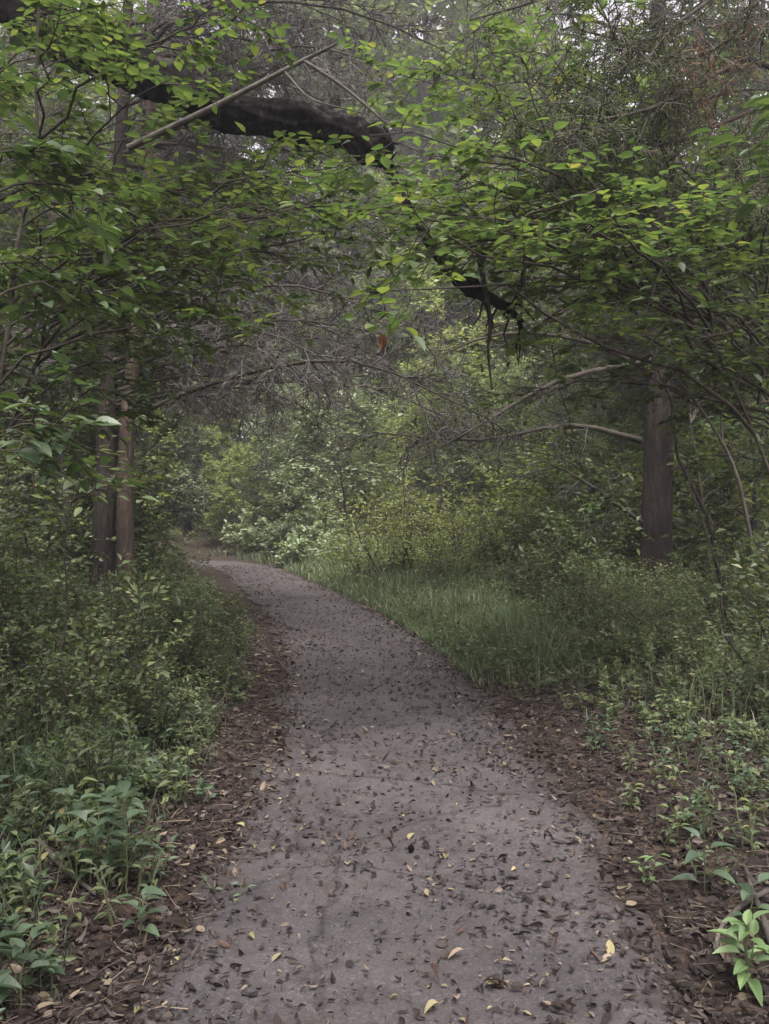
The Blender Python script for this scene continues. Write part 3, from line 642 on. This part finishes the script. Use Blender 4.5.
for (x, y) in scatter(16, (22, 33), .75, 4.0, lambda x, y: (x < -10.5 or x > 8.5) and offpath(x, y, 3.5)):
    place(FT[rng.integers(4)], USED, x, y, .75 + .3 * rng.random(), 'tall leafy tree standing in the woods beside the bend', 'trees of the woods beside the bend')
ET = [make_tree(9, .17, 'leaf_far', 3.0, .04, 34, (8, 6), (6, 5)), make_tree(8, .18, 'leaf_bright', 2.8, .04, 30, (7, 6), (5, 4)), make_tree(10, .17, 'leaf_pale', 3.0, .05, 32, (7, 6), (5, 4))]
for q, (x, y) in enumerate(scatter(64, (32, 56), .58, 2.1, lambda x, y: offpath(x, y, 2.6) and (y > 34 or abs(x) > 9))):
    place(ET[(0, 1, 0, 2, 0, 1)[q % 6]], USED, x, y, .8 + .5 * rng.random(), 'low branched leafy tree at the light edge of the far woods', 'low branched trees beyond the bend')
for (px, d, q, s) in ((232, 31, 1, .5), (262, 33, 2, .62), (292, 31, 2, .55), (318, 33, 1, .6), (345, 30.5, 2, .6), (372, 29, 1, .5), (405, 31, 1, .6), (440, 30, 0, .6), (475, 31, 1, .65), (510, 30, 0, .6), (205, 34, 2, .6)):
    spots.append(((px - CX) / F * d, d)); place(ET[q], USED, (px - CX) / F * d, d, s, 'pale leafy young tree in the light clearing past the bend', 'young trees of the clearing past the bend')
UT = [make_tree(6.5, .11, 'leaf_under', 2.1, .08, 26, (7, 6), (6, 5)), make_tree(7.5, .12, 'leaf_sap', 2.2, .10, 26, (7, 5), (6, 5)), make_tree(5.5, .10, 'leaf_far', 2.0, .06, 24, (7, 6), (6, 5))]
for (x, y) in scatter(17, (10.5, 27), .62, 2.2, lambda x, y: x < -4.3 and not hides_trunk(x, y, 1.5) and offpath(x, y, 3.4 + .04 * y) and (y < 16 or x / y < -.3)):
    place(UT[rng.integers(3)], USED, x, y, .7 + .5 * rng.random(), 'small leafy tree filling the woods on the left', 'small trees of the left woods')
for (x, y) in scatter(10, (13, 27), .62, 2.4, lambda x, y: x > 3.2 + .06 * y and not hides_trunk(x, y, 1.5) and offpath(x, y, 4.2)):
    place(UT[rng.integers(3)], USED, x, y, .7 + .5 * rng.random(), 'small leafy tree filling the woods on the right', 'small trees of the right woods')

OT = make_tree(11, .10, 'leaf_sap', 3.9, .46, 20, (7, 6), (5, 4))  # trees added beside and behind the camera to shade the near path
for (x, y, lb) in ((-3.6, .6, 'tall leafy tree added for shade left of the near path with its crown overhead'), (3.5, -1.2, 'tall leafy tree added for shade right of the near path with its crown overhead'), (-1.9, -1.7, 'tall leafy tree added for shade close beside the left edge of the near path'), (2.3, -4.6, 'tall leafy tree added for shade farther back on the right of the near path'), (-2.6, -4.2, 'tall leafy tree added for shade farther back on the left of the near path')):
    place(OT, USED, x, y, 1.0, lb, None)

# ------------------------------------------------------------------ undergrowth (uncountable) and grass
def area(n, yr, lr, dens, side):
    """Random ground points beside the path: side -1 left, +1 right; dens(l, y) is the chance to keep one."""
    y = yr[0] + (yr[1] - yr[0]) * rng.random(n * 4) ** 1.35; l = lr[0] + (lr[1] - lr[0]) * rng.random(n * 4); x = pcx(y) + side * l * np.sqrt(1 + np.interp(y, _yy, _dx) ** 2)
    k = rng.random(n * 4) < dens(l + .32 * wob2(x * 1.3, y * 1.3, 1.6), y); x, y, l = x[k][:n], y[k][:n], l[k][:n]
    return np.stack([x, y, ground_z(x, y)], 1), l
def weeds_mass(name, n, yr, lr, dens, side, hfun, leafL, mats, nl=9):
    P, l = area(n, yr, lr, dens, side); N = len(P); h = hfun(l, P[:, 1]) * (.5 + .8 * rng.random(N))
    lean = rng.normal(size=(N, 2)) * .28
    t = np.linspace(0, 1, 4)[None, :, None]; tip = P + np.stack([lean[:, 0] * h, lean[:, 1] * h, h], 1)
    S = P[:, None] * (1 - t) + tip[:, None] * t; S[:, 1:3] += rng.normal(size=(N, 2, 3)) * .02
    mb = MB(); tubes(mb, S, taper(N, 4, .003, .0012), 3, mi=1)
    tw = grow(S, 3, h * .45, 3, .9, .1, .15, .2, .95, .4, .4)
    tubes(mb, tw, taper(len(tw), 3, .0016, .001), 3, mi=1)
    put_leaves(mb, S, nl, leafL, .5, .45, LOW); put_leaves(mb, tw, 5, leafL, .5, .45, LOW)
    return tag(mb.build(name, mats), kind='stuff')
def grass_mass(name, n, yr, lr, dens, side, hfun, wd=.004):
    P, l = area(n, yr, lr, dens, side); N = len(P); h = hfun(l, P[:, 1]) * (.45 + .9 * rng.random(N)) * (1 + .45 * wob2(P[:, 0] * 2.1, P[:, 1] * 2.1, 1.5)); return blades(name, P, h, wd)
def blades(name, P, h, wd, mat='grass', bend=.95, kind='stuff', parent=None):
    N = len(P); a = rng.random(N) * 6.283; d = np.stack([np.cos(a), np.sin(a), np.zeros(N)], 1); s_ = np.stack([-np.sin(a), np.cos(a), np.zeros(N)], 1)
    b = bend * rng.random(N) ** .8; mb = MB(); V = []
    for t, w_ in ((0, 1.), (.4, .9), (.75, .6), (1, .0)):
        c = P + d * (h * b * t * t)[:, None] + np.array([0, 0, 1.]) * (h * (t - .45 * b * t ** 3))[:, None]
        if w_ > 0: V += [c - s_ * wd * w_, c + s_ * wd * w_]
        else: V.append(c)
    V = np.stack(V, 1); off = (np.arange(N) * 7)[:, None, None]; r = rng.random(N)
    b0 = mb.n; mb.v.append(V.reshape(-1, 3)); mb.n += N * 7
    mb.f.append(((off + np.array([[0, 1, 3, 2], [2, 3, 5, 4]])[None]).reshape(-1, 4) + b0, np.repeat(r, 2), 0, False))
    mb.f.append(((off + np.array([[4, 5, 6]])[None]).reshape(-1, 3) + b0, r, 0, False))
    o = mb.build(name, M[mat], parent)
    if kind: tag(o, kind=kind)
    return o
um = [M['leaf_under'], M['stem_green']]
weeds_mass('undergrowth', 3600, (2.2, 20), (HALF + .1, 7), lambda l, y: sstep(HALF + .28, HALF + .95, l) * (.35 + .65 * sstep(3, 6, y)), -1,
           lambda l, y: (.16 + .46 * sstep(1.1, 2.6, l) * sstep(3, 7, y)) * (1 - .78 * sstep(9.5, 12.5, y) * (1 - sstep(1.9, 3.6, l))), .045, um)
weeds_mass('undergrowth', 3600, (4.5, 22), (HALF + .1, 8), lambda l, y: sstep(HALF + .35, HALF + 1.3, l) * sstep(3.7, 7.5, y), 1,
           lambda l, y: .14 + .42 * sstep(1.6, 3.2, l) * sstep(5, 9, y), .045, um)
weeds_mass('undergrowth', 200, (2.2, 7), (HALF + .3, 3.5), lambda l, y: sstep(HALF + .4, HALF + 1.6, l), 1, lambda l, y: .10 + 0 * l, .035, [M['leaf_weed'], M['stem_green']], 6)
weeds_mass('undergrowth', 2600, (19, 40), (HALF + .5, 14), lambda l, y: sstep(1.4, 2.6, l), 1, lambda l, y: .5 + 0 * l, .09, [M['leaf_far'], M['stem_green']])
weeds_mass('undergrowth', 2000, (19, 40), (HALF + .3, 12), lambda l, y: sstep(1.2, 2.4, l), -1, lambda l, y: .5 + 0 * l, .09, [M['leaf_far'], M['stem_green']])
weeds_mass('undergrowth', 340, (2.3, 7), (HALF + .2, 4), lambda l, y: sstep(HALF + .3, HALF + .8, l) * .6, -1, lambda l, y: .14 + .12 * sstep(1.3, 2.2, l), .06, [M['leaf_weed'], M['stem_green']], 8)
weeds_mass('undergrowth', 160, (6.2, 9), (HALF + .25, 3.2), lambda l, y: sstep(6.2, 8.2, y) + 0 * l, 1, lambda l, y: .18 + 0 * l, .045, um)
weeds_mass('undergrowth', 420, (8, 14), (HALF + .1, 3.2), lambda l, y: .5 + 0 * l, 1, lambda l, y: .26 + .1 * sstep(1, 2, l), .045, um)
# grass: the deep tuft right of the path, the strip along the bend, thin blades on the left bank
grass_mass('grass', 14000, (7.0, 12.5), (HALF + .02, 3.0), lambda l, y: (1 - sstep(1.5, 2.5, l)) * sstep(7.5, 9.8, y), 1, lambda l, y: .10 + .26 * sstep(HALF + .05, 1.5, l), .004)
grass_mass('grass', 15000, (11.5, 24), (HALF + .06, 3.4), lambda l, y: 1 - sstep(2.4, 3.4, l), 1, lambda l, y: .14 + .2 * sstep(HALF, 1.9, l), .007)
grass_mass('grass', 5000, (20, 30), (HALF, 8), lambda l, y: 1 + 0 * l, 1, lambda l, y: .35 + 0 * l, .012)
grass_mass('grass', 9000, (2.4, 13), (HALF + .25, 4), lambda l, y: sstep(HALF + .3, HALF + .9, l) * .9, -1, lambda l, y: .14 + .3 * sstep(1.2, 2.2, l), .0032)
grass_mass('grass', 3500, (4, 12), (HALF + .4, 5), lambda l, y: sstep(HALF + .6, HALF + 1.6, l), 1, lambda l, y: .12 + .22 * sstep(1.6, 2.6, l), .0032)

# ------------------------------------------------------------------ leaf litter (uncountable): verges, and the path beyond the nearest leaves
LIT = leaf_tpl(3, .25, .22, .8)
def litter(name, P, L, mat='litter', kind='stuff', tiltv=.55, rp=1.0):
    N = len(P); a = rng.random(N) * 6.283; d = np.stack([np.cos(a), np.sin(a), rng.normal(size=N) * .18], 1); nr = norm(np.array([0, 0, 1.]) + rng.normal(size=(N, 3)) * tiltv)
    mb = MB(); l = L * (.35 + 1.3 * rng.random(N) ** 1.8); P = P + [0, 0, .004] + np.stack([0 * l, 0 * l, rng.random(N) * .018], 1)
    leaves(mb, P, d, nr, l, l * (.3 + .35 * rng.random(N)), LIT, rng.random(N) ** rp, curl=rng.normal(size=N) * 1.3)
    return tag(mb.build(name, M[mat]), kind=kind)
for sd_s, nn, wid in ((-1, 26000, 1.1), (1, 34000, 1.9)):
    y = 1.9 + 12 * rng.random(nn) ** 1.7; l = HALF - .05 + (wid + .4) * rng.random(nn) ** .9 + .10 * rng.normal(size=nn) * sstep(3, 6, y); x = pcx(y) + sd_s * l
    litter('leaf_litter', np.stack([x, y, np.maximum(ground_z(x, y), np.where(l < HALF, path_z(x, y), -1))], 1), .038, rp=1.25)
nn = 17000; y = 2.4 + 23 * rng.random(nn) ** 1.75; u = -1 + 2 * rng.random(nn); u = np.sign(u) * np.abs(u) ** .8; x = pcx(y) + u * HALF
k = (wob2(x * 1.6, y * 1.1, 1.5) + .9 * (np.abs(u) - .45) + rng.normal(size=nn) * .75 - 1.1 * (1 - sstep(3.0, 7.0, y))) > -.15; x, y = x[k], y[k]
litter('leaf_litter', np.stack([x, y, path_z(x, y)], 1), .036, rp=1.4)
nn = 6500; y = 1.9 + 12 * rng.random(nn) ** 1.6; x = pcx(y) + (-1 + 2 * rng.random(nn)) * HALF
litter('leaf_litter', np.stack([x, y, path_z(x, y)], 1), .025, rp=1.5)

for sd_s in (-1, 1):
    nn = 2600; y = 1.9 + 8 * rng.random(nn) ** 1.5; l = HALF - .1 + 1.5 * rng.random(nn); x = pcx(y) + sd_s * l; a = rng.random(nn) * 6.283; L = .05 + .16 * rng.random(nn) ** 2
    P = np.stack([x, y, ground_z(x, y) + .022], 1); d = np.stack([np.cos(a), np.sin(a), rng.normal(size=nn) * .12], 1) * L[:, None]
    S = np.stack([P - d / 2, P + rng.normal(size=(nn, 3)) * .006, P + d / 2], 1); mb = MB(); tubes(mb, S, taper(nn, 3, .0022, .0012), 4, rnd=rng.random(nn)); tag(mb.build('twig_litter', M['litter']), kind='stuff')

# ------------------------------------------------------------------ fallen leaves one can count on the near path
def fallen_mesh(mat, curlv, wr, rows=5):
    mb = MB(); t = leaf_tpl(rows, curlv, .5 * rng.random() + .15, .6 + .3 * rng.random())
    leaves(mb, np.array([[-.5, 0, 0.]]), np.array([[1., 0, 0]]), np.array([[0, 0, 1.]]), 1., wr, t, np.array([rng.random()]))
    tubes(mb, np.array([[[-.5, 0, 0], [-.62, .02, .02], [-.78, .06, .05]]]), taper(1, 3, .012, .008), 4)
    o = mb.build('fallen_leaf', M[mat]); me = o.data
    zs = np.empty(len(me.vertices) * 3); me.vertices.foreach_get('co', zs); zs = zs.reshape(-1, 3); zs[:, 2] -= zs[:, 2].min(); me.vertices.foreach_set('co', zs.ravel()); me.update()
    bpy.data.objects.remove(o); return me
FM = {'brown': [fallen_mesh('litter_brown', c, wv) for c, wv in ((.5, .45), (-.5, .5), (.9, .35), (-.8, .3), (.2, .55), (-.3, .25))],
      'tan': [fallen_mesh('litter_tan', c, wv) for c, wv in ((.4, .4), (-.5, .5), (-.2, .35))],
      'yellow': [fallen_mesh('litter_yellow', c, wv) for c, wv in ((.1, .5), (-.2, .45), (.25, .55))]}
LB = {'brown': ('dark brown curled dead leaf lying on the near grey path', 'dark brown leaves on the near path'),
      'tan': ('dry tan leaf lying on the near grey path', 'tan leaves on the near path'), 'yellow': ('yellow fallen leaf lying flat on the near grey path', 'yellow leaves on the near path')}
for k in range(298):
    for _ in range(12):
        y = 2.45 + 3.4 * rng.random() ** 1.5; u = -.99 + 1.98 * rng.random(); x = float(pcx(y)) + u * HALF
        if wob2(x * 2.3, y * 2.0, 1.6) + .8 * (abs(u) - .4) + rng.normal() * .4 > .1: break
    q = rng.random(); kd = 'brown' if q < .70 else ('tan' if q < .85 else 'yellow')
    o = bpy.data.objects.new('fallen_leaf', FM[kd][rng.integers(len(FM[kd]))]); COL.objects.link(o)
    s = (.019 + .046 * rng.random() ** 2.2) * (1.0 if kd == 'brown' else 1.15)
    o.location = (x, y, float(path_z(np.array(x), np.array(y))) + .003); o.rotation_euler = (rng.normal() * .18, rng.normal() * .18, rng.random() * 6.283)
    o.scale = (s, s, s * (.7 + .5 * rng.random())); tag(o, LB[kd][0], 'fallen leaf', LB[kd][1])

# ------------------------------------------------------------------ foreground plants
def weed(label, px, py, H, leafL, lw, n, leaf='leaf_weed', stems=1, spread=.25, droop=.35, group=None, rz=0., name='weed_plant', top=True):
    d = CAMH * F / (py - CY); x = (px - CX) / F * d
    z = float(ground_z(np.array(x), np.array(d))); d = (CAMH - z) * F / (py - CY); x = (px - CX) / F * d
    root = thing(name, label, 'weed', (x, d, float(ground_z(np.array(x), np.array(d)))), rz, group)
    ms = MB(); ml = MB()
    for s_ in range(stems):
        a = rng.random() * 6.283; rr = spread * (0 if stems == 1 else rng.random()); h = H * (.7 + .4 * rng.random())
        st = bez([rr * math.cos(a) * .3, rr * math.sin(a) * .3, -.03], [rr * math.cos(a), rr * math.sin(a), h], 0, 7, .04); tubes(ms, st[None], taper(1, 7, .004, .002), 6)
        m = max(3, n // stems); t = np.linspace(.25, 1, m) ** .8; ang = np.arange(m) * 2.4 + rng.random() * 6
        f = np.clip(t * 6, 0, 5.999); i = f.astype(int); p = st[i] + (st[i + 1] - st[i]) * (f - i)[:, None]
        up = .55 - droop * 1.4 * (1 - t) + .1 * rng.normal(size=m)
        dd = np.stack([np.cos(ang), np.sin(ang), up], 1); dd = norm(dd); pet = p + dd * leafL * .25
        tubes(ms, np.stack([p, (p + pet) / 2 + [0, 0, .004], pet], 1), taper(m, 3, .0016, .0012), 4)
        l = leafL * (1.1 - .45 * t) * (.8 + .4 * rng.random(m)) if not top else leafL * (.75 + .35 * rng.random(m))
        nr = norm(np.array([0, 0, 1.]) + np.stack([-np.cos(ang) * up, -np.sin(ang) * up, 0 * up], 1) + rng.normal(size=(m, 3)) * .15)
        leaves(ml, pet, dd, nr, l, l * lw, HI, rng.random(m), curl=1 + rng.random(m))
    ms.build('stem', M['stem_green'], root); ml.build('foliage', M[leaf], root); return root
weed('broad leaved weed rosette at the left path edge, seven rounded leaves', 140, 938, .20, .085, .55, 9, 'leaf_weed', droop=.3)
weed('bushy nettle like weed with many toothed leaves on the left verge', 125, 880, .42, .10, .52, 60, 'leaf_weed', 6, .30)
weed('dark leafy weed clump at the bottom left corner', 8, 1010, .24, .10, .55, 18, 'leaf_weed', 3, .12)
weed('small pale weed under the fallen stick on the left', 18, 905, .16, .06, .5, 10, 'leaf_weedlight', 2, .1)
weed('young weed with narrow leaves behind the nettle clump on the left', 95, 830, .40, .09, .38, 40, 'leaf_under', 5, .3)
weed('tiny weed sprig creeping onto the left side of the path', 232, 897, .05, .04, .5, 10, 'leaf_weed', 3, .12)
weed('light green weed with pointed leaves in the bottom right corner', 748, 990, .22, .095, .42, 22, 'leaf_weedlight', 3, .10)
weed('dark bluish weed with two large spreading leaves on the right verge', 705, 895, .20, .11, .5, 6, 'leaf_weed')
weed('dark broad leaf seedling beside the grey root on the right verge', 752, 925, .18, .11, .55, 5, 'leaf_weed')
weed('small light green sprig at the right path edge', 645, 880, .11, .055, .45, 12, 'leaf_weedlight', 3, .07)
weed('small bright weed further up the right verge', 690, 830, .14, .055, .5, 18, 'leaf_weedlight', 4, .12)
weed('weed tuft half way up the right verge', 600, 745, .18, .06, .5, 18, 'leaf_weed', 4, .15)
for k in range(34):
    py = 690 + 250 * rng.random() ** 1.3; px = 20 + rng.random() * (250 - (py - 690) * .45 - 30)
    weed('small green weed among the grass of the left verge', px, py, .20 + .2 * rng.random(), .055, .45, 24, 'leaf_under' if rng.random() < .6 else 'leaf_weed', 4, .2, group='small weeds of the left verge')
for k in range(26):
    py = 690 + 200 * rng.random() ** 1.3; px = 560 + (py - 690) * .5 + rng.random() * (210 - (py - 690) * .4)
    weed('small green weed in the leaf litter of the right verge', px, py, .10 + .16 * rng.random(), .05, .45, 18, 'leaf_under' if rng.random() < .5 else 'leaf_weed', 3, .16, group='small weeds of the right verge')

# ------------------------------------------------------------------ sticks, root, nut, hanging dead leaf
def stick(label, pts, r, name='stick', mat='bark_grey', cat='stick', group=None):
    P = []
    for (px, py, up) in pts:
        d = CAMH * F / (py - CY); x = (px - CX) / F * d; z = float(ground_z(np.array(x), np.array(d))); d = (CAMH - z) * F / (py - CY); x = (px - CX) / F * d
        P.append([x, d, float(ground_z(np.array(x), np.array(d))) + r + up])
    P = smooth(P, 12); b = P[0].copy(); mb = MB(); R = taper(1, 12, r, r * .5) * (1 + rng.normal(size=(1, 12)) * .08)
    tubes(mb, (P - b)[None], R, 8, cap=True); o = mb.build(name, M[mat]); o.location = b; return tag(o, label, cat, group)
stick('weathered grey fallen stick slanting down the left verge', [(30, 838, .03), (62, 872, .02), (95, 900, .01)], .016)
stick('grey forked root rising at the right edge', [(769, 905, .05), (742, 915, .03), (720, 935, .01), (716, 955, 0)], .012, 'root', cat='root')
stick('smooth grey stick standing out of the litter at the right edge', [(775, 960, .02), (760, 925, .05), (748, 895, .06)], .014)
stick('thin twig lying in the litter beside the right path edge', [(672, 912, 0), (700, 914, .004), (730, 912, 0)], .004)
stick('short pale stick on the litter at the right path edge', [(610, 773, 0), (622, 780, .01), (616, 792, .0)], .006)
stick('long thin twig lying across the left path edge', [(190, 905, 0), (250, 925, .004), (285, 945, .002)], .0035)
def nut():
    d = CAMH * F / (857 - CY); x = (411 - CX) / F * d; mb = MB(); th = np.linspace(0, math.pi, 9); ph = np.arange(12) * 2 * math.pi / 12
    prof = np.stack([np.sin(th) * .016, -np.cos(th) * .018 + .017], 1)
    V = np.stack([prof[:, None, 0] * np.cos(ph), prof[:, None, 0] * np.sin(ph), np.repeat(prof[:, 1:2], 12, 1)], -1)
    i, j = np.meshgrid(np.arange(12), np.arange(8)); q = np.stack([j * 12 + i, j * 12 + (i + 1) % 12, (j + 1) * 12 + (i + 1) % 12, (j + 1) * 12 + i], -1).reshape(-1, 4)
    mb.add(V, q); tubes(mb, np.array([[[0, 0, .034], [.003, 0, .04], [.008, 0, .045]]]), taper(1, 3, .003, .0015), 5)
    o = mb.build('nut', M['bark_dark']); o.location = (x, d, float(path_z(np.array(x), np.array(d))) + .002); tag(o, 'small round dark nut husk lying on the middle of the path', 'nut')
nut()
def hanging():
    p = pt(382, 342, 5.2); root = thing('dead_leaf', 'rust orange dead leaf dangling over the middle of the path', 'dead leaf', p); mb = MB()
    leaves(mb, np.zeros((2, 3)) + [[0, 0, .05], [.005, 0, .045]], np.array([[.1, 0, -1.], [-.25, .1, -1.]]), np.array([[.3, -1, 0], [.8, -1, .1]]), np.array([.11, .09]), np.array([.05, .045]), HI, np.array([.3, .8]), curl=np.array([1.5, -1.]))
    mb.build('blade', M['rust'], root); mb = MB(); tubes(mb, bez([0, 0, .05], [.04, .05, .62], .03, 8, .02)[None], taper(1, 8, .0012, .002), 4); mb.build('stalk', M['bark_twig'], root)
hanging()
print('faces', sum(len(m.polygons) for m in bpy.data.meshes), 'objects', len(bpy.data.objects))

def haze():
    m, t = nodes('haze_air'); v = t.nodes.new('ShaderNodeVolumePrincipled'); v.inputs['Density'].default_value = .0022; v.inputs['Color'].default_value = (.9, .9, .93, 1); v.inputs['Anisotropy'].default_value = .2
    o = t.nodes.new('ShaderNodeOutputMaterial'); t.links.new(v.outputs[0], o.inputs['Volume'])
    a, b = np.array([-70, -30, -3.]), np.array([70, 100, 32.]); c = np.array([[x, y, z] for z in (a[2], b[2]) for y in (a[1], b[1]) for x in (a[0], b[0])])
    mb = MB(); mb.add(c, [[0, 2, 3, 1], [4, 5, 7, 6], [0, 1, 5, 4], [2, 6, 7, 3], [0, 4, 6, 2], [1, 3, 7, 5]], smooth=False); tag(mb.build('haze', m), kind='stuff')
haze()
